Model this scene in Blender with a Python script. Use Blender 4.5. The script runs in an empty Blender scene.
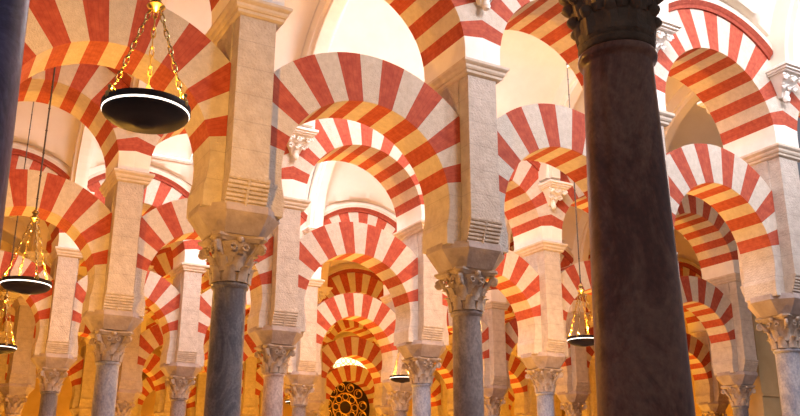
import bpy, bmesh, math, random
from math import sin, cos, pi, sqrt, radians, tan
from mathutils import Vector, Matrix
random.seed(7)
S = 3.2            # column spacing along an arcade
D = 6.573          # distance between arcades
FLOOR = -1.45      # eye height is the origin of z
COL = bpy.context.scene.collection

# ------------------------------------------------------------------ materials
def newmat(name):
    m = bpy.data.materials.new(name); m.use_nodes = True
    nt = m.node_tree; b = nt.nodes['Principled BSDF']
    return m, nt, b

def ramp(nt, stops):
    r = nt.nodes.new('ShaderNodeValToRGB'); e = r.color_ramp.elements
    while len(e) < len(stops): e.new(0.5)
    for i, (p, c) in enumerate(stops):
        e[i].position = p; e[i].color = (*c, 1)
    return r

def stone(name, c1, c2, scale=6, rough=.8, bump=.25, detail=8, blocks=None, bscale=None):
    m, nt, b = newmat(name)
    tc = nt.nodes.new('ShaderNodeTexCoord')
    n = nt.nodes.new('ShaderNodeTexNoise'); n.inputs['Scale'].default_value = scale; n.inputs['Detail'].default_value = detail
    n.inputs['Roughness'].default_value = .65
    nt.links.new(tc.outputs['Object'], n.inputs['Vector'])
    r = ramp(nt, [(.3, c1), (.7, c2)])
    nt.links.new(n.outputs['Fac'], r.inputs['Fac'])
    col = r.outputs['Color']
    hsrc = n.outputs['Fac']
    if blocks:
        # fine horizontal joints between courses, thin and low contrast
        sep = nt.nodes.new('ShaderNodeSeparateXYZ'); nt.links.new(tc.outputs['Object'], sep.inputs[0])
        mul = nt.nodes.new('ShaderNodeMath'); mul.operation = 'MULTIPLY'; mul.inputs[1].default_value = blocks
        nt.links.new(sep.outputs['Z'], mul.inputs[0])
        fr = nt.nodes.new('ShaderNodeMath'); fr.operation = 'FRACT'; nt.links.new(mul.outputs[0], fr.inputs[0])
        lt = nt.nodes.new('ShaderNodeMath'); lt.operation = 'LESS_THAN'; lt.inputs[1].default_value = .035
        nt.links.new(fr.outputs[0], lt.inputs[0])
        ms = nt.nodes.new('ShaderNodeMath'); ms.operation = 'MULTIPLY'; ms.inputs[1].default_value = .35
        nt.links.new(lt.outputs[0], ms.inputs[0])
        mx = nt.nodes.new('ShaderNodeMix'); mx.data_type = 'RGBA'
        nt.links.new(ms.outputs[0], mx.inputs[0]); nt.links.new(col, mx.inputs[6])
        mx.inputs[7].default_value = (*[v*.6 for v in c1], 1)
        col = mx.outputs[2]
    nt.links.new(col, b.inputs['Base Color'])
    b.inputs['Roughness'].default_value = rough
    n2 = nt.nodes.new('ShaderNodeTexNoise'); n2.inputs['Scale'].default_value = bscale or scale*5; n2.inputs['Detail'].default_value = 6
    nt.links.new(tc.outputs['Object'], n2.inputs['Vector'])
    bp = nt.nodes.new('ShaderNodeBump'); bp.inputs['Strength'].default_value = bump; bp.inputs['Distance'].default_value = .02
    nt.links.new(n2.outputs['Fac'], bp.inputs['Height']); nt.links.new(bp.outputs[0], b.inputs['Normal'])
    return m

def marble(name, base, vein, dark, scale=3, rough=.38, vpos=.5, vw=.06):
    m, nt, b = newmat(name)
    tc = nt.nodes.new('ShaderNodeTexCoord')
    mp = nt.nodes.new('ShaderNodeMapping'); mp.inputs['Scale'].default_value = (1, 1, .45)
    nt.links.new(tc.outputs['Object'], mp.inputs[0])
    n = nt.nodes.new('ShaderNodeTexNoise'); n.inputs['Scale'].default_value = scale; n.inputs['Detail'].default_value = 9
    n.inputs['Roughness'].default_value = .7; n.inputs['Distortion'].default_value = .8
    nt.links.new(mp.outputs[0], n.inputs['Vector'])
    r = ramp(nt, [(.25, dark), (vpos-vw, base), (vpos, vein), (vpos+vw, base), (.8, vein)])
    nt.links.new(n.outputs['Fac'], r.inputs['Fac'])
    n3 = nt.nodes.new('ShaderNodeTexNoise'); n3.inputs['Scale'].default_value = scale*14; n3.inputs['Detail'].default_value = 5
    nt.links.new(tc.outputs['Object'], n3.inputs['Vector'])
    r3 = ramp(nt, [(.3, (.62,)*3), (.65, (1,)*3)])
    nt.links.new(n3.outputs['Fac'], r3.inputs['Fac'])
    mx = nt.nodes.new('ShaderNodeMix'); mx.data_type = 'RGBA'; mx.blend_type = 'MULTIPLY'; mx.inputs[0].default_value = .8
    nt.links.new(r.outputs[0], mx.inputs[6]); nt.links.new(r3.outputs[0], mx.inputs[7])
    nt.links.new(mx.outputs[2], b.inputs['Base Color'])
    b.inputs['Roughness'].default_value = rough
    bp = nt.nodes.new('ShaderNodeBump'); bp.inputs['Strength'].default_value = .15; bp.inputs['Distance'].default_value = .01
    nt.links.new(n3.outputs['Fac'], bp.inputs['Height']); nt.links.new(bp.outputs[0], b.inputs['Normal'])
    return m

def brick(name, c1, c2, courses=26):
    """radial thin brick courses of the red voussoirs: painted red with fine joints"""
    m, nt, b = newmat(name)
    tc = nt.nodes.new('ShaderNodeTexCoord')
    n = nt.nodes.new('ShaderNodeTexNoise'); n.inputs['Scale'].default_value = 14; n.inputs['Detail'].default_value = 8
    nt.links.new(tc.outputs['Object'], n.inputs['Vector'])
    r = ramp(nt, [(.3, c1), (.72, c2)])
    nt.links.new(n.outputs['Fac'], r.inputs['Fac'])
    uv = nt.nodes.new('ShaderNodeUVMap'); uv.uv_map = 'UVMap'
    sep = nt.nodes.new('ShaderNodeSeparateXYZ'); nt.links.new(uv.outputs[0], sep.inputs[0])
    mul = nt.nodes.new('ShaderNodeMath'); mul.operation = 'MULTIPLY'; mul.inputs[1].default_value = 5
    nt.links.new(sep.outputs['X'], mul.inputs[0])
    fr = nt.nodes.new('ShaderNodeMath'); fr.operation = 'FRACT'; nt.links.new(mul.outputs[0], fr.inputs[0])
    lt = nt.nodes.new('ShaderNodeMath'); lt.operation = 'LESS_THAN'; lt.inputs[1].default_value = .14
    nt.links.new(fr.outputs[0], lt.inputs[0])
    ms = nt.nodes.new('ShaderNodeMath'); ms.operation = 'MULTIPLY'; ms.inputs[1].default_value = .3
    nt.links.new(lt.outputs[0], ms.inputs[0])
    mx = nt.nodes.new('ShaderNodeMix'); mx.data_type = 'RGBA'
    nt.links.new(ms.outputs[0], mx.inputs[0]); nt.links.new(r.outputs[0], mx.inputs[6])
    mx.inputs[7].default_value = (*[v*.55 for v in c1], 1)
    nt.links.new(mx.outputs[2], b.inputs['Base Color'])
    b.inputs['Roughness'].default_value = .85
    bp = nt.nodes.new('ShaderNodeBump'); bp.inputs['Strength'].default_value = .3; bp.inputs['Distance'].default_value = .015
    nt.links.new(n.outputs['Fac'], bp.inputs['Height']); nt.links.new(bp.outputs[0], b.inputs['Normal'])
    return m

def plain(name, c, rough=.5, metal=0., emit=None, es=0.):
    m, nt, b = newmat(name)
    tc = nt.nodes.new('ShaderNodeTexCoord')
    n = nt.nodes.new('ShaderNodeTexNoise'); n.inputs['Scale'].default_value = 25; n.inputs['Detail'].default_value = 4
    nt.links.new(tc.outputs['Object'], n.inputs['Vector'])
    r = ramp(nt, [(.3, [v*.8 for v in c]), (.7, c)])
    nt.links.new(n.outputs['Fac'], r.inputs['Fac']); nt.links.new(r.outputs[0], b.inputs['Base Color'])
    b.inputs['Roughness'].default_value = rough; b.inputs['Metallic'].default_value = metal
    if emit:
        b.inputs['Emission Color'].default_value = (*emit, 1); b.inputs['Emission Strength'].default_value = es
    return m

M = dict(
    pier=stone('pier_limestone', (.44, .37, .31), (.60, .53, .46), scale=7, blocks=2.9, bump=.9, bscale=38),
    rough=stone('rough_limestone', (.40, .33, .27), (.62, .53, .44), scale=9, bump=.7),
    plaster=stone('vault_plaster', (.74, .66, .55), (.82, .75, .65), scale=1.2, bump=.05, rough=.9),
    wallp=stone('ochre_plaster', (.48, .33, .15), (.58, .42, .22), scale=1.6, bump=.1, rough=.9),
    white=stone('pale_voussoir', (.52, .44, .35), (.66, .58, .49), scale=12, bump=.6),
    red=brick('red_voussoir', (.33, .045, .022), (.48, .098, .045)),
    impost=stone('impost_stone', (.28, .22, .20), (.44, .36, .33), scale=5, bump=.4),
    cornice=stone('cornice_stone', (.55, .46, .36), (.70, .61, .50), scale=6, bump=.2),
    capital=stone('capital_marble', (.27, .20, .155), (.50, .40, .32), scale=8, bump=.4, rough=.6),
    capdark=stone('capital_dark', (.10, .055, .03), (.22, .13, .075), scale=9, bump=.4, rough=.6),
    stucco=stone('white_stucco', (.80, .76, .70), (.88, .85, .80), scale=4, bump=.1),
    floor=stone('floor_marble', (.30, .24, .20), (.42, .35, .30), scale=2, bump=.05, rough=.35),
    bronze=plain('dark_bronze', (.030, .018, .016), .6, .3),
    brass=plain('brass', (.52, .38, .15), .34, 1.),
    rod=plain('iron_rod', (.10, .085, .07), .5, .3),
    rim=plain('lit_rim', (.9, .85, .8), .3, 0, (1., .86, .72), 2.2),
    glass=plain('oil_glass', (.6, .25, .08), .2, 0, (1., .55, .2), .4),
    gold=plain('gilded_iron', (.85, .55, .15), .35, .9),
    darkwood=plain('dark_backing', (.05, .025, .012), .7),
    lattice=plain('glow_lattice', (.9, .8, .55), .5, 0, (1., .78, .42), 2.0),
    frame=plain('skylight_frame', (.8, .78, .74), .6),
)
MARB = dict(
    bluegrey=marble('marble_blue_grey', (.17, .155, .17), (.27, .245, .25), (.07, .065, .075)),
    greybrown=marble('marble_grey_brown', (.25, .20, .19), (.36, .30, .28), (.12, .095, .09), scale=2),
    lightblue=marble('marble_light_blue', (.34, .34, .40), (.50, .48, .50), (.18, .18, .22), scale=2),
    pink=marble('marble_pink', (.46, .35, .32), (.62, .50, .46), (.28, .20, .18), scale=2),
    redbrown=marble('marble_red_brown', (.20, .062, .034), (.36, .16, .095), (.022, .008, .006), scale=2.2, rough=.3, vpos=.56, vw=.1),
    violet=marble('marble_violet', (.08, .065, .17), (.16, .14, .30), (.03, .022, .07), scale=2.5),
)

# ------------------------------------------------------------------ mesh helpers
def link(name, bm, mats, parent=None, smooth=False, recalc=True):
    if recalc: bmesh.ops.recalc_face_normals(bm, faces=bm.faces)
    me = bpy.data.meshes.new(name); bm.to_mesh(me); bm.free()
    if not isinstance(mats, (list, tuple)): mats = [mats]
    for m in mats: me.materials.append(m)
    if smooth:
        me.polygons.foreach_set('use_smooth', [True]*len(me.polygons))
        try: me.set_sharp_from_angle(angle=radians(40))
        except Exception: pass
    o = bpy.data.objects.new(name, me); COL.objects.link(o)
    if parent: o.parent = parent
    return o

def box(bm, x0, x1, y0, y1, z0, z1, mi=0):
    v = [bm.verts.new((x, y, z)) for z in (z0, z1) for y in (y0, y1) for x in (x0, x1)]
    fs = [(0, 2, 3, 1), (4, 5, 7, 6), (0, 1, 5, 4), (2, 6, 7, 3), (0, 4, 6, 2), (1, 3, 7, 5)]
    for f in fs:
        q = bm.faces.new([v[i] for i in f]); q.material_index = mi

def lathe(bm, prof, seg=32, cx=0, cy=0, cap=True, mi=0):
    rings = []
    for r, z in prof:
        rings.append([bm.verts.new((cx+r*cos(2*pi*i/seg), cy+r*sin(2*pi*i/seg), z)) for i in range(seg)])
    for a, b in zip(rings, rings[1:]):
        for i in range(seg):
            f = bm.faces.new((a[i], a[(i+1) % seg], b[(i+1) % seg], b[i])); f.material_index = mi
    if cap:
        bm.faces.new(rings[0][::-1]).material_index = mi; bm.faces.new(rings[-1]).material_index = mi

def loft(bm, polys, cap=True, mi=0):
    rings = [[bm.verts.new(p) for p in pl] for pl in polys]
    n = len(rings[0])
    for a, b in zip(rings, rings[1:]):
        for i in range(n):
            bm.faces.new((a[i], a[(i+1) % n], b[(i+1) % n], b[i])).material_index = mi
    if cap:
        bm.faces.new(rings[0][::-1]).material_index = mi; bm.faces.new(rings[-1]).material_index = mi

def tube(bm, pts, r, seg=8, mi=0, closed=False):
    rings = []; n = len(pts)
    for i, p in enumerate(pts):
        p = Vector(p)
        if closed: d = Vector(pts[(i+1) % n])-Vector(pts[i-1])
        else: d = Vector(pts[min(i+1, n-1)])-Vector(pts[max(i-1, 0)])
        d.normalize()
        a = d.orthogonal() if abs(d.z) > .95 else d.cross(Vector((0, 0, 1)))
        a.normalize(); b = d.cross(a)
        rr = r[i] if isinstance(r, (list, tuple)) else r
        rings.append([bm.verts.new(p+a*rr*cos(2*pi*k/seg)+b*rr*sin(2*pi*k/seg)) for k in range(seg)])
    prs = list(zip(rings, rings[1:]))
    if closed: prs.append((rings[-1], rings[0]))
    for A, B in prs:
        for k in range(seg):
            bm.faces.new((A[k], A[(k+1) % seg], B[(k+1) % seg], B[k])).material_index = mi
    if not closed:
        bm.faces.new(rings[0][::-1]); bm.faces.new(rings[-1])

def empty(name, loc, label, cat, group=None, rz=0):
    o = bpy.data.objects.new(name, None); COL.objects.link(o)
    o.location = loc; o.rotation_euler.z = rz; o.empty_display_size = .1
    o['label'] = label; o['category'] = cat
    if group: o['group'] = group
    return o

def structure(o): o['kind'] = 'structure'; return o

def copy_tree(o, parent=None):
    c = o.copy(); COL.objects.link(c)
    if parent: c.parent = parent
    for ch in list(o.children): copy_tree(ch, c)
    return c

# ------------------------------------------------------------------ column pieces
CAPH = .53   # capital height; astragal of the shaft is z = 2.32
ZA = 2.32; ZI = 2.85; ZT = 3.14; ZC = 5.62   # astragal, impost bottom, impost top, cornice centre
def shaft_mesh(r=.195, seg=40, taper=.07):
    bm = bmesh.new()
    h = ZA-(FLOOR+.3)
    prof = [(r*1.16, 0), (r*1.16, .04), (r*1.06, .08)]
    for i in range(13):
        t = i/12; prof.append((r*(.98+taper-taper*t**1.6), .10+(h-.18)*t))
    prof += [(r*1.0, h-.065), (r*1.09, h-.05), (r*1.12, h-.03), (r*1.09, h-.008), (r*1.0, h)]
    lathe(bm, prof, seg)
    bmesh.ops.translate(bm, verts=bm.verts, vec=(0, 0, .3))
    return bm

def leaf(bm, ang, r0, z0, h, w, curl, mi=0):
    """an acanthus leaf: a tapered, outward curling slab with a mid rib"""
    n = 7; rows = []
    for i in range(n):
        t = i/(n-1)
        out = r0+curl*(t**2.2)+.012
        z = z0+h*min(t*1.12, 1.0)-(.16*h*max(0, t-.72)/.28)
        ww = w*(1-.55*t**2)*(1.0 if i % 2 == 0 else .86)
        th = .035
        row = []
        for u, k in ((-1, .0), (-.5, .018), (0, .03), (.5, .018), (1, 0)):
            row.append((out+k*(1-t*.3), u*ww/2, z))
        row += [(out-th, ww/2, z-th*.4*t), (out-th, -ww/2, z-th*.4*t)]
        rows.append([(x*cos(ang)-y*sin(ang), x*sin(ang)+y*cos(ang), zz) for x, y, zz in row])
    loft(bm, rows, mi=mi)

def volute(bm, ang, r, z, rad, th, mi=0):
    pts = []; 
    for i in range(22):
        t = i/21; a = -pi*.3+t*pi*3.2; rr = rad*(1-.8*t)
        x = r+rr*sin(a); zz = z+rr*cos(a)
        pts.append((x*cos(ang), x*sin(ang), zz))
    tube(bm, pts, [th*(1-.3*i/21) for i in range(22)], seg=6, mi=mi)
    # the disc body behind the spiral
    rings = []
    for s_ in (-th*.7, th*.7):
        ring = []
        for k in range(12):
            a = 2*pi*k/12; x = r+rad*.95*cos(a); zz = z+rad*.95*sin(a)
            ring.append((x*cos(ang)-s_*sin(ang), x*sin(ang)+s_*cos(ang), zz))
        rings.append(ring)
    loft(bm, rings, mi=mi)

def abacus(bm, half, z0, z1, sag=.06, cut=.07, mi=0):
    def ring(h, z):
        pts = []
        for q in range(4):
            a = q*pi/2
            for i in range(9):
                u = -1+2*i/8
                x = h-sag*(1-u*u); y = u*(h-cut)
                pts.append((x*cos(a)-y*sin(a), x*sin(a)+y*cos(a), z))
        return pts
    m = (z0+z1)/2
    loft(bm, [ring(half*.86, z0), ring(half*.93, z0+(z1-z0)*.35), ring(half*.97, m), ring(half, m+.006), ring(half, z1)], mi=mi)

def capital_mesh(r=.195, H=CAPH, top=.335, crude=False):
    bm = bmesh.new()
    prof = [(r*1.0, 0), (r*1.02, H*.1), (r*1.05, H*.45), (r*1.18, H*.68), (r*1.4, H*.84), (r*1.42, H*.87)]
    lathe(bm, prof, 32)
    for i in range(8):
        leaf(bm, i*pi/4+pi/8, r*1.02, 0.0, H*.40, r*.78, r*.42)
    for i in range(8):
        leaf(bm, i*pi/4, r*1.03, H*.22, H*.42, r*.74, r*.55)
    d = top*1.10
    for i in range(4):
        a = pi/4+i*pi/2
        volute(bm, a, d, H*.72, r*.30, r*.13)
        tube(bm, [((r*1.1)*cos(a), (r*1.1)*sin(a), H*.5), ((d*.82)*cos(a), (d*.82)*sin(a), H*.66), (d*cos(a), d*sin(a), H*.86)], r*.16, 6)
        b = i*pi/2   # rosette at the middle of each abacus face, and inner spirals
        rr = top-.055
        ring = [(rr+.02, 0)]
        lm = bmesh.new(); bmesh.ops.create_icosphere(lm, subdivisions=2, radius=r*.22)
        me = bpy.data.meshes.new('tmp'); lm.to_mesh(me); lm.free()
        nv = len(bm.verts); bm.from_mesh(me); bm.verts.ensure_lookup_table()
        bmesh.ops.translate(bm, verts=bm.verts[nv:], vec=((rr)*cos(b), (rr)*sin(b), H*.90))
        bpy.data.meshes.remove(me)
        for s_ in (-1, 1):
            cx, cy = (r*1.38)*cos(b)-s_*r*.38*sin(b), (r*1.38)*sin(b)+s_*r*.38*cos(b)
            tube(bm, [(cx+r*.17*cos(t)*(-sin(b)), cy+r*.17*cos(t)*cos(b), H*.73+r*.17*sin(t)) for t in [2*pi*k/10 for k in range(10)]], r*.07, 6, closed=True)
    abacus(bm, top, H*.86, H, sag=.05)
    return bm

def knobbed_capital_mesh(r, H):
    """the worn capital of the near column: roped collar, three rows of rounded leaf tips, thick abacus"""
    bm = bmesh.new()
    lathe(bm, [(r*1.0, 0), (r*1.07, .01), (r*1.10, .035), (r*1.03, .055), (r*1.09, .07), (r*1.12, .10), (r*1.06, .12), (r*1.10, H*.4), (r*1.2, H*.62), (r*1.42, H*.84), (r*1.44, H*.9)], 48)
    def knob(a, rad, z, sx, sz):
        lm = bmesh.new(); bmesh.ops.create_icosphere(lm, subdivisions=2, radius=1)
        for v in lm.verts:
            v.co.x *= sx*(1+.25*sin(v.co.z*2)); v.co.y *= sx*.9; v.co.z *= sz
        bmesh.ops.rotate(lm, verts=lm.verts, cent=(0, 0, 0), matrix=Matrix.Rotation(.5, 3, 'Y'))
        bmesh.ops.rotate(lm, verts=lm.verts, cent=(0, 0, 0), matrix=Matrix.Rotation(a, 3, 'Z'))
        bmesh.ops.translate(lm, verts=lm.verts, vec=(rad*cos(a), rad*sin(a), z))
        me = bpy.data.meshes.new('tmp'); lm.to_mesh(me); lm.free(); bm.from_mesh(me); bpy.data.meshes.remove(me)
    for row, (z, rad, sx, sz) in enumerate(((.20, 1.16, .036, .045), (.32, 1.24, .042, .05), (.45, 1.40, .05, .055))):
        for i in range(10):
            a = 2*pi*(i+.5*(row % 2))/10+.1
            knob(a, r*rad, z, sx, sz)
            w = .30*r
            # leaf body under each tip
            rows = []
            for t in (0, .5, 1):
                zz = z-.13+.13*t; rr = r*(1.03+(rad-1.06)*t)
                rows.append([((rr+dx)*cos(a)-dy*sin(a), (rr+dx)*sin(a)+dy*cos(a), zz) for dx, dy in ((-.03, -w*(1-.25*t)), (.006, -w*.6*(1-.2*t)), (.02, 0), (.006, w*.6*(1-.2*t)), (-.03, w*(1-.25*t)))])
            loft(bm, rows)
    abacus(bm, r*1.9, H*.88, H, sag=.05)
    return bm

def base_mesh(r=.195):
    bm = bmesh.new()
    box(bm, -r*1.5, r*1.5, -r*1.5, r*1.5, 0, .10)
    lathe(bm, [(r*1.45, .10), (r*1.5, .14), (r*1.42, .18), (r*1.25, .20), (r*1.22, .23), (r*1.32, .25), (r*1.3, .285), (r*1.18, .30)], 32)
    return bm

# ------------------------------------------------------------------ pier pieces (local z = world z)
def impost_mesh():
    bm = bmesh.new()
    def ring(z, hx, hy, c1, c2):
        return [(hx, -c1, z), (hx, c1, z), (c2, hy, z), (-c2, hy, z), (-hx, c1, z), (-hx, -c1, z), (-c2, -hy, z), (c2, -hy, z)]
    loft(bm, [ring(ZI, .32, .32, .17, .20), ring(ZI+.03, .34, .34, .17, .21), ring(ZT-.06, .50, .47, .20, .25), ring(ZT+.03, .49, .46, .20, .25)])
    return bm
def pier_mesh():
    bm = bmesh.new()
    box(bm, -.27, .27, -.305, .305, ZT-.02, ZC-.07)
    for s_ in (-1, 1):
        ys = sorted((s_*.30, s_*.54)); box(bm, -.255, .205, ys[0], ys[1], ZT+.30, ZC-.07)
    bmesh.ops.remove_doubles(bm, verts=bm.verts, dist=1e-5)
    return bm
def corbel_mesh(s_):
    """six stacked rolls that step outwards under the pilaster, with a raised band down the middle"""
    bm = bmesh.new()
    prof = [(.28, ZT-.01)]
    for i in range(6):
        y = .450+.018*i; z = ZT+.0+.046*i
        for k in range(5):
            a = -pi/2+pi*k/4
            prof.append((y+.009*cos(a), z+.0225+.0225*sin(a)))
    prof += [(.555, ZT+.28), (.565, ZT+.30), (.565, ZT+.325), (.28, ZT+.325)]
    loft(bm, [[(x, s_*y, z) for y, z in prof] for x in (-.272, .222)])
    return bm
def corbel_band_mesh(s_):
    bm = bmesh.new()
    prof2 = [(.28, ZT+.0), (.462, ZT+.0), (.562, ZT+.285), (.28, ZT+.285)]
    loft(bm, [[(x, s_*y, z) for y, z in prof2] for x in (-.04, -.01)])
    return bm
def cornice_mesh(hx=.28, hy=.56, full=True):
    bm = bmesh.new()
    def ring(z, e): return [(-hx-e, -hy-e, z), (hx+e, -hy-e, z), (hx+e, hy+e, z), (-hx-e, hy+e, z)]
    prof = [(-.11, -.01), (-.09, .015), (-.065, .02), (-.05, .02), (-.045, .035), (-.02, .05), (.01, .055), (.03, .075), (.05, .09), (.085, .09), (.10, .07)]
    loft(bm, [ring(ZC+z, e) for z, e in prof])
    return bm

def arc_cells(n, a0, a1, sub):
    """angles with their voussoir number"""
    out = []
    st = (a1-a0)/n
    for i in range(n):
        for k in range(sub): out.append((a0+st*(i+k/sub), i, k/sub))
    out.append((a1, n-1, 1.0)); return out

def arch_mesh(ri, ro, zc, lim, yh, a_start, n, zbase, leg_in, sub=3):
    """voussoir ring clipped at x = +-lim, red first; plain stone legs under a_start down to zbase.
    material 0 white, 1 red, 2 leg stone"""
    bm = bmesh.new(); uvl = bm.loops.layers.uv.new('UVMap')
    secs = []   # (inner xz, outer xz, material of the cell that follows, u)
    def pt(a, r): return (r*cos(a), zc+r*sin(a))
    def outer(a):
        c = abs(cos(a)); r = ro if c < 1e-6 else min(ro, lim/c); return pt(a, r)
    # right leg from the base up
    legs = []
    zz = zbase
    k = 8
    a_low = radians(leg_in)
    legs.append(((ri*cos(a_low)+.0, zbase), (lim, zbase)))
    for i in range(k):
        a = a_low+(radians(a_start)-a_low)*i/k
        zi = zc+ri*sin(a)
        if zi <= zbase+.01: continue
        legs.append(((ri*cos(a), zi), (lim, zc+lim*tan(a) if zc+lim*tan(a) > zbase else zbase+.01)))
    secs += [(i_, o_, 2, 0.) for i_, o_ in legs]
    kink = math.acos(lim/ro)
    cells = arc_cells(n, radians(a_start), radians(180-a_start), sub)
    for j, (a, i, u) in enumerate(cells):
        mi = 1 if i % 2 == 0 else 0
        if j == len(cells)-1: mi = 2
        secs.append((pt(a, ri), outer(a), mi, u))
        if j < len(cells)-1:
            a2 = cells[j+1][0]
            for kk in (kink, pi-kink):
                if a+1e-4 < kk < a2-1e-4:
                    uu = u+(kk-a)/(a2-a)/sub
                    secs.append((pt(kk, ri), outer(kk), mi, uu))
    for i_, o_ in legs[::-1]: secs.append(((-i_[0], i_[1]), (-o_[0], o_[1]), 2, 0.))
    V = []
    for i_, o_, mi, u in secs:
        V.append([bm.verts.new((i_[0], -yh, i_[1])), bm.verts.new((o_[0], -yh, o_[1])), bm.verts.new((o_[0], yh, o_[1])), bm.verts.new((i_[0], yh, i_[1]))])
    for j in range(len(V)-1):
        A, B = V[j], V[j+1]; mi = secs[j][2]; u0 = secs[j][3]; u1 = secs[j+1][3] if secs[j+1][3] > u0 else 1.0
        for p, q in ((0, 1), (1, 2), (2, 3), (3, 0)):
            try: f = bm.faces.new((A[p], A[q], B[q], B[p]))
            except ValueError: continue
            f.material_index = mi
            for l, uv in zip(f.loops, ((u0, p), (u0, q), (u1, q), (u1, p))): l[uvl].uv = uv
    bm.faces.new(V[0][::-1]).material_index = 2; bm.faces.new(V[-1]).material_index = 2
    return bm

L_RI, L_RO, L_ZC = 1.16, 1.83, 3.70
U_RI, U_RO, U_ZC = 1.31, 2.05, 5.87
def hood_mesh():
    bm = bmesh.new()
    lim = 1.40; r0, r1 = U_RO-.03, U_RO+.17
    for s_ in (-1, 1):
        prof = [(r0, .52), (r0, .585), (r0+.05, .60), (r0+.07, .62), (r0+.12, .66), (r1, .66), (r1, .52)]
        a0 = math.acos(lim/r0); rows = []
        for i in range(37):
            a = a0+(pi-2*a0)*i/36
            rows.append([(min(lim, max(-lim, r*cos(a))), s_*y, U_ZC+r*sin(a)) for r, y in prof])
        nf = len(bm.faces); loft(bm, rows); bm.faces.ensure_lookup_table()
        for q in range(36):
            for w in (4, 5): bm.faces[nf+q*7+w].material_index = 1
    return bm

def bracket_mesh(s_):
    """stucco capital-like bracket carrying the vault rib: slab, two pendant scrolls, middle drop"""
    bm = bmesh.new()
    z1 = 7.10
    if 1:
        def b(x0, x1, y0, y1, za, zb):
            ya, yb = sorted((s_*y0, s_*y1)); box(bm, x0, x1, ya, yb, za, zb)
        b(-.34, .34, .535, 1.0, z1-.05, z1); b(-.31, .31, .535, .96, z1-.09, z1-.05); b(-.28, .28, .535, .92, z1-.12, z1-.09)
        # bell
        loft(bm, [[(x*w, s_*y, z) for x, y in ((-1, .535), (1, .535), (1, .5+d), (-1, .5+d))] for z, w, d in ((6.62, .07, .12), (6.74, .12, .18), (6.88, .18, .27), (z1-.12, .24, .38))])
        for x in (-.2, 0, .2):
            for (y, z, r) in ((.84, z1-.20, .075), (.74, z1-.33, .06)):
                rings = []
                xx = x*(1 if r > .07 else .7)
                pts = [(xx+r*cos(t)*(1-.1*t), s_*(y+.0), z+r*sin(t)*(1-.1*t)) for t in [pi*2.4*k/14 for k in range(15)]]
                tube(bm, pts, r*.38, 6)
        lathe(bm, [(.0, 6.50), (.05, 6.53), (.065, 6.58), (.045, 6.64), (.06, 6.70), (.03, 6.76)], 12, 0, s_*.66, cap=False)
    return bm

# ------------------------------------------------------------------ place arcades
XT = {(1, 0): -.03, (1, 1): 3.235, (1, 2): 6.42, (1, 3): 9.55, (2, 0): 0., (2, 1): 3.12, (2, 2): 6.42, (2, 3): 9.67, (2, 4): 12.85, (2, 5): 16.03,
      (3, 0): .03, (3, 1): 3.14, (3, 2): 6.45, (0, 0): -.125, (0, -1): -3.22}
def colx(k, n): return XT.get((k, n), n*S)
DZ = {0: .03, 1: 0, 2: -.08, 3: .03, 4: .0, 5: 0, 6: 0}
RNG = {0: (-1, 1), 1: (-1, 4), 2: (-1, 5), 3: (-1, 8), 4: (0, 8), 5: (0, 8), 6: (2, 8)}
ORD = ['first', 'second', 'third', 'fourth', 'fifth', 'sixth', 'seventh', 'eighth', 'ninth', 'tenth']
ROW = {0: 'row nearest the viewer', 1: 'large front arcade', 2: 'second arcade back', 3: 'third arcade back', 4: 'fourth arcade back', 5: 'fifth arcade back', 6: 'last arcade by the back wall'}
def rowy(k): return (k-1)*D
def first(k): return RNG[k][0]
def ordn(k, n):
    base = {0: -1, 1: 0, 2: 0, 3: 0, 4: 0, 5: 0, 6: 2}[k]
    return n-base

KIND = {(0, 0): 'redbrown', (0, -1): 'violet', (1, 0): 'bluegrey', (1, 1): 'greybrown', (1, 3): 'lightblue', (2, 0): 'lightblue', (2, 1): 'pink', (2, 2): 'lightblue', (2, 3): 'lightblue', (2, 5): 'bluegrey'}
COLOUR = dict(bluegrey='dark mottled blue-grey', greybrown='smooth grey-brown', lightblue='pale blue-grey', pink='pinkish', redbrown='dark red-brown', violet='dark violet-grey')
CL = {(0, 0): 'massive dark red-brown marble column close to the viewer, right of centre',
      (0, -1): 'dark violet-grey marble shaft cropped by the left edge of the view',
      (1, 0): 'mottled dark blue-grey marble column carrying the big pier left of centre',
      (1, 1): 'smooth grey-brown marble column under the tall pier at centre',
      (1, 2): 'grey column of the large front arcade hidden behind the massive red-brown column',
      (1, 3): 'pale blue-grey marble column at the right edge under a white pier',
      (1, 4): 'column of the large front arcade beyond the right edge',
      (1, -1): 'column of the large front arcade beyond the left edge'}
proto = {}
def kind_of(k, n):
    return KIND.get((k, n)) or random.Random(k*31+n*7).choice(['lightblue', 'greybrown', 'pink', 'bluegrey'])
def shared(key, builder, mats, smooth):
    """build a mesh once, then reuse its data"""
    if key not in proto:
        o = link(key.split('|')[0], builder(), mats, None, smooth); proto[key] = o.data
        COL.objects.unlink(o); bpy.data.objects.remove(o)
    return proto[key]
def child(name, me, parent, label=None, z=0):
    o = bpy.data.objects.new(name, me); COL.objects.link(o); o.parent = parent; o.location.z = z
    if label: o['label'] = label
    return o

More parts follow.
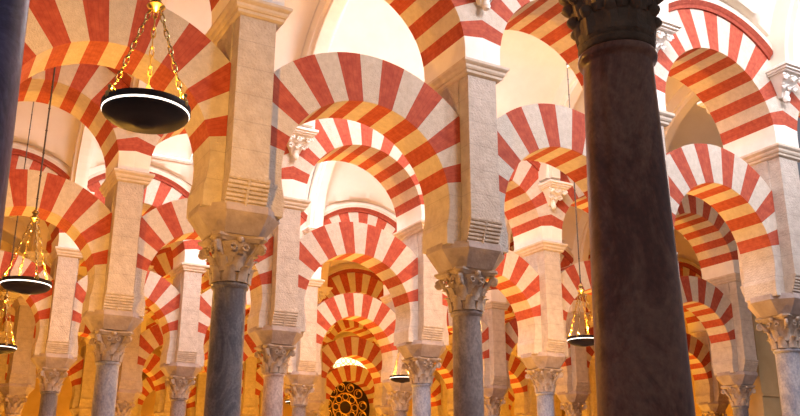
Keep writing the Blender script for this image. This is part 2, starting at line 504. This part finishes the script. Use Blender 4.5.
SEEN = {('pier', 1): [0, 1, 2, 3], ('pier', 2): [0, 1, 2, 3, 5], ('pier', 3): [0, 1, 2, 3, 4, 5, 7], ('pier', 4): [0, 1, 3, 4, 5, 6, 7], ('pier', 5): [0, 1, 2, 3, 4, 6, 7, 8], ('pier', 6): [2, 3, 4],
  ('lower', 1): [-1, 0, 1, 2], ('lower', 2): [-1, 0, 1, 2, 3, 4], ('lower', 3): [-1, 0, 1, 2, 3, 4, 5, 6], ('lower', 4): [0, 1, 2, 3, 4, 5, 6], ('lower', 5): [0, 1, 2, 3, 4, 5, 7], ('lower', 6): [2, 4, 5],
  ('column', 1): [0, 1, 3], ('column', 2): [0, 1, 2, 3, 5], ('column', 3): [0, 1, 2, 3, 4, 5, 7], ('column', 4): [0, 1, 3, 4],
  ('upper', 1): [-1, 0, 1, 2, 3], ('upper', 2): [-1, 0, 1, 2, 3, 4], ('upper', 3): [-1, 0, 1, 2, 3, 4, 5, 6], ('upper', 4): [0, 1, 3, 4, 5, 6], ('upper', 5): [0, 1, 2, 4], ('upper', 6): [2, 3, 5]}
def seen(t, k, n): return n in SEEN.get((t, k), ())
def order(t, k, n):
    l = SEEN[(t, k)]; i = l.index(n)
    if i == 0: return 'leftmost'
    if i == len(l)-1: return 'rightmost'
    return ORD[i]+' from the left'
def keep_arch(k, n): return k < 4 or seen('lower', k, n) or seen('upper', k, n)
def keep_pier(k, n): return k < 4 or seen('pier', k, n) or (n > RNG[k][0] and keep_arch(k, n-1)) or (n < RNG[k][1] and keep_arch(k, n))
for k, (n0, n1) in RNG.items():
    y = rowy(k)
    for n in range(n0, n1+1):
        if not keep_pier(k, n): continue
        x = colx(k, n); dz = DZ[k]
        i = ordn(k, n); kd = kind_of(k, n)
        big = (k == 0)
        if seen('column', k, n): who = '%s marble column, %s in the %s' % (COLOUR[kd], order('column', k, n), ROW[k])
        elif seen('pier', k, n): who = 'column under the pier that is %s in the %s' % (order('pier', k, n), ROW[k])
        else: who = 'hidden marble column number %s of the %s' % (ORD[n+1], ROW[k])
        who = CL.get((k, n), who)
        if k == 2 and n == 5: who = 'dark blue-grey marble column beside the plain ochre wall at right'
        t = empty('marble_column', (x, y, FLOOR), who, 'column', 'columns of the %s' % ROW[k])
        r = .187 if big else .195
        child('shaft', shared('shaft|%s|%s' % (kd, big), lambda: shaft_mesh(r, 64 if big else 36, .30 if big else .07), MARB[kd], True), t)
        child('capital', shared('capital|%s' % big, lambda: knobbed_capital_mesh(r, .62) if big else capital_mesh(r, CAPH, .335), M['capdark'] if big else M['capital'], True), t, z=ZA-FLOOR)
        child('base', shared('base|%s' % big, lambda: base_mesh(r), M['impost'], True), t)
        if k == 0: t.scale.z = (ZA-.07-FLOOR)/(ZA-FLOOR)
        if dz and k:
            t.scale.z = (ZA+dz-FLOOR)/(ZA-FLOOR)
        # pier
        if seen('pier', k, n): who = 'pale stone pier, %s in the %s' % (order('pier', k, n), ROW[k])
        else: who = 'hidden stone pier number %s of the %s' % (ORD[n+1], ROW[k])
        PL = {(1, 0): 'big beige stone pier left of centre, above the mottled blue-grey column', (1, 1): 'tall pale stone pier at centre above the smooth grey-brown column',
              (1, 2): 'white stone pier just right of the massive red-brown column', (1, 3): 'white stone pier at the right edge',
              (1, 4): 'pale stone pier of the large front arcade beyond the right edge'}
        who = PL.get((k, n), who)
        pr = empty('arcade_pier', (x, y, dz), who, 'pier', 'piers of the %s' % ROW[k])
        child('impost_block', shared('impost_block', impost_mesh, M['impost'], False), pr)
        child('pier_body', shared('pier_body', pier_mesh, M['pier'], False), pr)
        for s_ in ((-1, 1) if k else (-1,)):
            cb = child('roll_corbel', shared('roll_corbel|%d' % s_, lambda: corbel_mesh(s_), M['rough'], False), pr)
            child('corbel_band', shared('corbel_band|%d' % s_, lambda: corbel_band_mesh(s_), M['rough'], False), cb)
        child('cornice', shared('cornice', cornice_mesh, M['cornice'], False), pr)
        if k in (1, 2, 3, 4, 5):
            for s_ in (-1, 1):
                child('stucco_bracket', shared('stucco_bracket|%d' % s_, lambda: bracket_mesh(s_), M['stucco'], False), pr, 'white stucco bracket with scrolls')
    for n in range(n0, n1):
        if not keep_arch(k, n): continue
        xa, xb = colx(k, n), colx(k, n+1); xm = (xa+xb)/2; sx = (xb-xa)/S
        i = ordn(k, n)
        pos = ('bay %s from the left' % ORD[i]) if i >= 0 else 'bay at the left edge'
        if k == 1:
            pos = {-1: 'left of the big beige pier', 0: 'between the two big piers at centre', 1: 'right of the centre pier', 2: 'just left of the right edge pier', 3: 'beyond the right edge pier'}[n]
        rw = ROW[k]
        o = child('horseshoe_arch', shared('horseshoe_arch', lambda: arch_mesh(L_RI, L_RO, L_ZC, 1.34, .32, 12.9, 15, ZT-.01, -16), [M['white'], M['red'], M['pier']], False), None)
        o.location = (xm, y, DZ[k]); o.scale.x = (xb-xa-.52)/2.68
        o['label'] = ('striped lower horseshoe arch, %s in the %s' % (order('lower', k, n), rw)) if seen('lower', k, n) else 'hidden lower horseshoe arch number %s of the %s' % (ORD[n+1], rw)
        if k == 1: o['label'] = 'lower striped arch ' + pos + ', front arcade'
        o['category'] = 'arch'; o['group'] = 'lower arches of the %s' % rw
        if k == 0: continue
        e = child('upper_arch', shared('upper_arch', lambda: arch_mesh(U_RI, U_RO, U_ZC, 1.60, .55, 9.25, 17, ZC+.09, 0), [M['white'], M['red'], M['stucco']], False), None)
        e.location = (xm, y, DZ[k]); e.scale.x = sx
        e['label'] = ('striped upper round arch, %s in the %s' % (order('upper', k, n), rw)) if seen('upper', k, n) else 'hidden upper round arch number %s of the %s' % (ORD[n+1], rw)
        if k == 1: e['label'] = 'upper striped arch ' + pos + ', front arcade'
        e['category'] = 'arch'; e['group'] = 'upper arches of the %s' % rw
        child('hood_moulding', shared('hood_moulding', hood_mesh, [M['red'], M['cornice']], False), e)

# ------------------------------------------------------------------ vaults, walls, floor
def zb(v):   # barrel across the nave, v from its axis
    b = D/2-.5
    return 7.05+sqrt(max(0, b*b-v*v))
def zl(u): return 5.95+sqrt(2.32**2-u*u)
VR = {0: (-2, 4), 1: (-2, 5), 2: (-2, 8), 3: (-2, 8), 4: (-2, 8), 5: (-2, 8)}
SKY = {(0, 1), (0, 2), (0, 3), (1, 0), (1, 1), (1, 2), (1, 3), (2, 0), (2, 2), (2, 3), (2, 4), (2, 5)}
for k, (b0, b1) in VR.items():
    bm = bmesh.new(); yc = rowy(k)+D/2; bh = D/2-.5
    for n in range(b0, b1):
        xm = (colx(k, n)+colx(k, n+1))/2 if (k, n) in XT and (k, n+1) in XT else (n+.5)*S
        NX, NY = 28, 56
        g = [[bm.verts.new((xm-1.42+2.84*i/NX, yc-bh+2*bh*j/NY, max(zb(-bh+2*bh*j/NY), zl(-1.4+2.8*i/NX)))) for j in range(NY+1)] for i in range(NX+1)]
        for i in range(NX):
            for j in range(NY):
                bm.faces.new((g[i][j], g[i+1][j], g[i+1][j+1], g[i][j+1]))
    o = link('ceiling' if k == 0 else 'ceiling.%03d' % k, bm, M['plaster'], None, True, recalc=False); structure(o)
    # transverse ribs
    bm = bmesh.new()
    for n in range(b0, b1+1):
        x = colx(k, n)
        for hw, rin in ((.20, 2.44), (.12, 2.33)):
            N = 40
            secs = []
            for i in range(N+1):
                a = pi*i/N; c = cos(a)
                yy = rin*c; zi = 7.10+rin*sin(a)
                ro = 2.95
                zo = max(7.98, 7.05+sqrt(max(0, ro*ro-(ro*c)**2))); yo = ro*c if abs(ro*c) < bh+.04 else math.copysign(bh+.04, c)
                zo = max(7.98, 7.05+sqrt(ro*ro-yo*yo))
                if hw < .15: yo = 2.46*c; zo = 7.10+2.46*sin(a)
                elif i in (0, N): zo = 7.98
                secs.append([(x-hw, yc+yy, zi), (x+hw, yc+yy, zi), (x+hw, yc+yo, zo), (x-hw, yc+yo, zo)])
            if hw > .15:
                for sgn, at in ((1, 0), (-1, -1)):
                    q = [(x-hw, yc+sgn*rin, 7.10), (x+hw, yc+sgn*rin, 7.10), (x+hw, yc+sgn*(bh+.04), 7.10), (x-hw, yc+sgn*(bh+.04), 7.10)]
                    if at == 0: secs.insert(0, q)
                    else: secs.append(q)
            loft(bm, secs)
    o = link('trim_%d' % (k+1), bm, M['plaster'], None, False); structure(o)

# walls over the upper arches (spandrels between hood and vault)
for k in range(1, 7):
    bm = bmesh.new(); y = rowy(k)
    b0 = max(VR.get(k, VR[5])[0], VR[k-1][0]); b1 = max(VR.get(k, VR[5])[1], VR[k-1][1])
    for n in range(b0, b1):
        xa = colx(k, n); xb = colx(k, n+1); xm = (xa+xb)/2; hw = (xb-xa)/2
        for s_ in (-1, 1):
            prev = None
            for i in range(41):
                u = -hw+2*hw*i/40; uu = min(1.6, abs(u)*1.6/hw)
                z0 = U_ZC+sqrt(1.98**2-uu*uu) if uu < 1.6 else 7.03
                zt = max(8.6, z0)
                a = bm.verts.new((xm+u, y+s_*.53, z0+DZ[k])); b = bm.verts.new((xm+u, y+s_*.53, zt))
                if prev: bm.faces.new((prev[0], a, b, prev[1]))
                prev = (a, b)
        box(bm, xa, xb, y-.53, y+.53, 8.6, 8.62)
    structure(link('wall_above_arcade_%d' % k, bm, M['plaster'], None))

bm = bmesh.new(); box(bm, -14, 34, -16, 6*D+1, FLOOR-.1, FLOOR); structure(link('floor', bm, M['floor']))
YB = rowy(6)+.72
bm = bmesh.new(); box(bm, -8, 32, YB, YB+.4, FLOOR, 10.2); structure(link('wall_back', bm, M['wallp']))
bm = bmesh.new(); box(bm, -6.9, -6.6, 1.0, YB, FLOOR, 10.2); structure(link('wall_left', bm, M['wallp']))
bm = bmesh.new(); box(bm, 8.05*S+.4, 8.05*S+.7, rowy(2), YB, FLOOR, 10.2); structure(link('wall_right', bm, M['wallp']))
# plain wall closing the second arcade right of its last column
bm = bmesh.new(); box(bm, 16.62, 28, rowy(2)-.25, rowy(2)+.30, FLOOR, 8.0)
box(bm, 16.62, 28, rowy(2)-.29, rowy(2)-.24, 2.52, 2.60); box(bm, 16.62, 28, rowy(2)-.31, rowy(2)-.24, 5.55, 5.70)
structure(link('wall_right_of_second_arcade', bm, M['wallp']))

# ------------------------------------------------------------------ hanging lamps
def lamp(loc, R, nch, H, label, rodtop, ang=0, watts=60):
    t = empty('hanging_lamp', loc, label, 'lamp', 'bowl lamps hung on chains', ang)
    bm = bmesh.new()
    prof = [(.0, 0), (.10*R, -.30*R), (.22*R, -.29*R), (.25*R, -.265*R), (.62*R, -.21*R), (.86*R, -.12*R), (.97*R, -.03*R), (1.0*R, .02*R), (1.0*R, .05*R),
            (.97*R, .05*R), (.93*R, -.02*R), (.60*R, -.16*R), (.25*R, -.21*R), (.0, -.22*R)]
    prof[0] = (.001, -.305*R); prof[-1] = (.001, -.22*R)
    lathe(bm, prof, 48, cap=False); link('bowl', bm, M['bronze'], t, True)
    bm = bmesh.new(); lathe(bm, [(1.003*R, .04*R), (1.015*R, .05*R), (1.015*R, .085*R), (1.0*R, .095*R), (.96*R, .095*R), (.955*R, .05*R), (1.003*R, .04*R)], 48, cap=False)
    link('glass_rim', bm, M['rim'], t, True)['label'] = 'bright rim band'
    bm = bmesh.new(); lathe(bm, [(.95*R, .09*R), (1.02*R, .09*R), (1.035*R, .11*R), (1.03*R, .24*R), (.99*R, .25*R), (.95*R, .12*R), (.95*R, .09*R)], 48, cap=False)
    link('upper_band', bm, M['bronze'], t, True)
    for i in range(nch):
        a = 2*pi*i/nch
        p0 = Vector((R*.97*cos(a), R*.97*sin(a), .18*R)); p1 = Vector((.03*cos(a), .03*sin(a), H))
        L = (p1-p0).length; d = (p1-p0).normalized(); side = Vector((-sin(a), cos(a), 0)); nrm = d.cross(side)
        bm = bmesh.new(); n = int(L/.075)
        for j in range(n):
            c = p0+d*(L*(j+.5)/n); w = side if j % 2 else nrm
            hl = L/n*.66; hw = .016
            pts = [c+d*hl*cos(q)+w*hw*sin(q) for q in [2*pi*m/8 for m in range(8)]]
            tube(bm, pts, .0065, 5, closed=True)
        # a fastening knob on the rim
        lm = [(.001, -.02), (.03, 0), (.034, .03), (.012, .06), (.02, .085), (.001, .11)]
        lathe(bm, [(r_, z_+.17*R) for r_, z_ in lm], 10, p0.x, p0.y, cap=False)
        link('chain', bm, M['brass'], t, True)
    bm = bmesh.new(); lathe(bm, [(.001, H-.05), (.04, H-.03), (.075, H), (.05, H+.03), (.03, H+.06), (.055, H+.09), (.02, H+.13), (.001, H+.16)], 16, cap=False)
    link('finial', bm, M['brass'], t, True)
    bm = bmesh.new(); tube(bm, [(0, 0, H+.12), (0, 0, rodtop-loc[2])], .012, 6)
    for j in range(int((rodtop-loc[2]-H)/.35)):
        z = H+.3+.35*j; lathe(bm, [(.001, z-.03), (.02, z), (.001, z+.03)], 8, cap=False)
    link('suspension_rod', bm, M['rod'], t, True)
    bm = bmesh.new()
    for i in range(nch):
        a = 2*pi*(i+.5)/nch; lathe(bm, [(.001, -.15*R), (.06*R, -.1*R), (.08*R, .12*R), (.07*R, .16*R)], 12, .45*R*cos(a), .45*R*sin(a), cap=False)
    link('oil_cups', bm, M['glass'], t, True)
    l = bpy.data.lights.new('lamp_light', 'POINT'); l.energy = watts; l.color = (1, .46, .07); l.shadow_soft_size = .06
    lo = bpy.data.objects.new('lamp_light', l); COL.objects.link(lo); lo.parent = t; lo.location = (0, 0, .35*R)
    return t

# camera ---------------------------------------------------------------------
CAM = (-3.248, -9.773, 0.); YAW = .510; PIT = .312; ROL = .002; F = 893.65
Fv = Vector((sin(YAW)*cos(PIT), cos(YAW)*cos(PIT), sin(PIT))); Rv = Vector((cos(YAW), -sin(YAW), 0)); Uv = Rv.cross(Fv)
cam = bpy.data.cameras.new('camera'); cam.lens = F/800*36; cam.sensor_width = 36; cam.clip_end = 200
co = bpy.data.objects.new('camera', cam); COL.objects.link(co)
R2 = Rv*cos(ROL)+Uv*sin(ROL); U2 = -Rv*sin(ROL)+Uv*cos(ROL)
m = Matrix((R2, U2, -Fv)).transposed().to_4x4(); m.translation = Vector(CAM); co.matrix_world = m
bpy.context.scene.camera = co

# lamps hang on the axis of their nave
lamp((-1.87, -3.3, 2.78), .325, 3, .95, 'large dark bronze bowl lamp on three gold chains at upper left', 9.4, radians(78), 430)
lamp((-1.86, 3.28, 2.74), .325, 4, .98, 'smaller bronze bowl lamp with gold chains hanging at far left', 9.4, .3, 330)
lamp((-1.50, 9.86, 2.80), .32, 4, .98, 'bronze bowl lamp cut by the violet shaft at the left edge', 9.4, .3, 200)
lamp((8.06, 3.28, 2.80), .31, 4, .98, 'small bronze bowl lamp hanging left of the massive red-brown column', 9.4, .5, 420)
lamp((7.80, 9.86, 2.78), .30, 4, .95, 'small bronze bowl lamp hanging under the arch left of the centre column', 9.4, .2, 260)
lamp((7.70, 16.43, 2.75), .30, 4, .95, 'tiny bronze bowl lamp glinting behind the arch left of the gilded gate', 9.4, .2)

# ------------------------------------------------------------------ gate and lattice at the end of the axis
gx = 4.5*S; gy = rowy(5)+.42
t = empty('gilded_gate', (gx, gy, FLOOR), 'gilded iron gate with scrollwork under the small farthest striped arch at centre', 'gate')
bm = bmesh.new(); box(bm, -1.3, 1.3, .12, .2, 0, 3.70-FLOOR)
pts = [(1.3*cos(a), 3.7-FLOOR+1.3*sin(a)) for a in [pi*i/24 for i in range(25)]]
loft(bm, [[(x, y, z) for x, z in pts] for y in (.12, .2)]); link('dark_backing', bm, M['darkwood'], t)
bm = bmesh.new()
zt = 3.2-FLOOR
for i in range(13):
    x = -1.08+2.16*i/12; tube(bm, [(x, 0, 0), (x, 0, zt-.2)], .018, 6)
for z in (.1, zt-1.3, zt-.2): tube(bm, [(-1.1, 0, z), (1.1, 0, z)], .03, 6)
link('bars', bm, M['gold'], t)
bm = bmesh.new()
def ringp(cx, cz, r): return [(cx+r*cos(2*pi*k/20), 0, cz+r*sin(2*pi*k/20)) for k in range(20)]
cz = 3.75-FLOOR
tube(bm, ringp(0, cz, .62), .035, 6, closed=True); tube(bm, ringp(0, cz, .3), .03, 6, closed=True)
for i in range(8):
    a = 2*pi*i/8; tube(bm, ringp(.46*cos(a), cz+.46*sin(a), .14), .022, 6, closed=True)
for s_ in (-1, 1):
    for (cx, c2, r) in ((.85, cz-.35, .2), (.85, cz+.1, .2), (.62, cz+.62, .2), (.22, cz+.86, .18)):
        pp = [(s_*(cx+r*(1-.25*q)*cos(q*1.2)), 0, c2+r*(1-.25*q)*sin(q*1.2)) for q in [3*k/16 for k in range(17)]]
        tube(bm, pp, .03, 6)
        tube(bm, ringp(s_*cx, c2, r), .022, 6, closed=True)
link('scrollwork', bm, M['gold'], t)
# stucco lattice over the gate; pane emission stands in for light on plaster
gx = 5.5*S
t = empty('lattice_panel', (gx, rowy(6)+.1, 5.6), 'lattice panel with added glow above the gilded gate', 'panel')
bm = bmesh.new(); pts = [(1.3*cos(a), .27+1.3*sin(a)) for a in [pi*i/24 for i in range(25)]]
loft(bm, [[(x, y, z) for x, z in pts] for y in (.12, .2)]); link('glow_pane', bm, M['lattice'], t)
bm = bmesh.new()
for i in range(-4, 5):
    for j in range(0, 5):
        x = i*.29; z = .35+j*.29
        if x*x+(z-.27)**2 < 1.2: tube(bm, [(x+.13*cos(2*pi*k/12), .1, z+.13*sin(2*pi*k/12)) for k in range(12)], .022, 5, closed=True)
link('tracery', bm, M['gold'], t)

# ------------------------------------------------------------------ light
W = bpy.data.worlds.new('world'); bpy.context.scene.world = W; W.use_nodes = True
bg = W.node_tree.nodes['Background']; bg.inputs[0].default_value = (.86, .88, 1, 1); bg.inputs[1].default_value = .14

def area(loc, target, sx, sy, e, col, name='skylight'):
    l = bpy.data.lights.new(name, 'AREA'); l.shape = 'RECTANGLE'; l.size = sx; l.size_y = sy; l.energy = e; l.color = col
    o = bpy.data.objects.new(name, l); COL.objects.link(o); o.location = loc
    d = Vector(target)-Vector(loc); o.rotation_euler = d.to_track_quat('-Z', 'Y').to_euler(); return o
DAY = (.92, .90, 1.0); WARM = (1, .44, .035)
wi = [0]
def skylight(k, n, e, side=-1, w=1.5, h=1.3, deg=52):
    """a framed pane in the slope of the vault; an area light serves as daylight"""
    yc = rowy(k)+D/2; ang = radians(deg); r = D/2-.5-.10
    p = Vector(((n+.5)*S, yc+side*r*cos(ang), 7.05+r*sin(ang)))
    nrm = Vector((0, -side*cos(ang), -sin(ang)))
    area(p+nrm*.02, p+nrm, w, h, e, DAY)
    wi[0] += 1
    bm = bmesh.new()
    for x0, x1, z0, z1 in ((-w/2-.08, w/2+.08, h/2, h/2+.08), (-w/2-.08, w/2+.08, -h/2-.08, -h/2), (-w/2-.08, -w/2, -h/2, h/2), (w/2, w/2+.08, -h/2, h/2)):
        box(bm, x0, x1, z0, z1, -.06, .10)
    o = link('window_%d' % wi[0], bm, M['frame']); o.location = p; o.rotation_euler = nrm.to_track_quat('-Z', 'Y').to_euler(); structure(o)

for k, n, e in ((0, 1, 230), (0, 2, 250), (0, 3, 150), (1, 0, 30), (1, 1, 210), (1, 2, 90), (2, 0, 90), (2, 1, 230), (2, 2, 80)):
    skylight(k, n, e)
skylight(1, 1, 110, 1, 2.5, 2.4)
skylight(2, 1, 60, 1, 2.3, 1.5, 46)  # pane added low in the vault to whiten this bay
skylight(2, 0, 45, 1, 2.2, 1.3, 44)  # second added pane, brightening the vault of the next bay left
def warm(x, y, z, e, r=.2):
    l = bpy.data.lights.new('unseen_warm_light', 'POINT'); l.energy = e; l.color = WARM; l.shadow_soft_size = r
    o = bpy.data.objects.new('unseen_warm_light', l); COL.objects.link(o); o.location = (x, y, z)
def warmspot(x, y, z, tgt, e, ang=100):
    l = bpy.data.lights.new('unseen_warm_light', 'SPOT'); l.energy = e; l.color = WARM; l.shadow_soft_size = .15
    l.spot_size = radians(ang); l.spot_blend = .6
    o = bpy.data.objects.new('unseen_warm_light', l); COL.objects.link(o); o.location = (x, y, z)
    o.rotation_euler = (Vector(tgt)-Vector((x, y, z))).to_track_quat('-Z', 'Y').to_euler()
# floor uplighters behind each arcade wash its soffits and the vaults
for k, (a, b), e in ((1, (-1, 4), 400), (2, (-1, 5), 560), (3, (-1, 8), 560), (4, (0, 8), 560), (5, (0, 8), 500)):
    for n in range(a, b):
        x = (n+.5)*S; warmspot(x, rowy(k)+1.5, FLOOR+.3, (x, rowy(k)+.2, 5.), e, 76)
for k, xs, e in ((3, (0, 5.5, 11.5, 18, 23), 260), (4, (2, 8, 14.5, 21), 380), (5, (4, 11, 17.6, 23), 380)):  # extra unseen point lights, added to turn the deep naves yellower
    for x in xs: warm(x, rowy(k)+D/2, -.7, e)

sc = bpy.context.scene
sc.view_settings.view_transform = 'Standard'; sc.view_settings.look = 'None'; sc.view_settings.gamma = 1
sc.view_settings.exposure = 0.44; sc.view_settings.use_curve_mapping = False
sc.cycles.max_bounces = 8; sc.cycles.diffuse_bounces = 5; sc.cycles.sample_clamp_indirect = 6
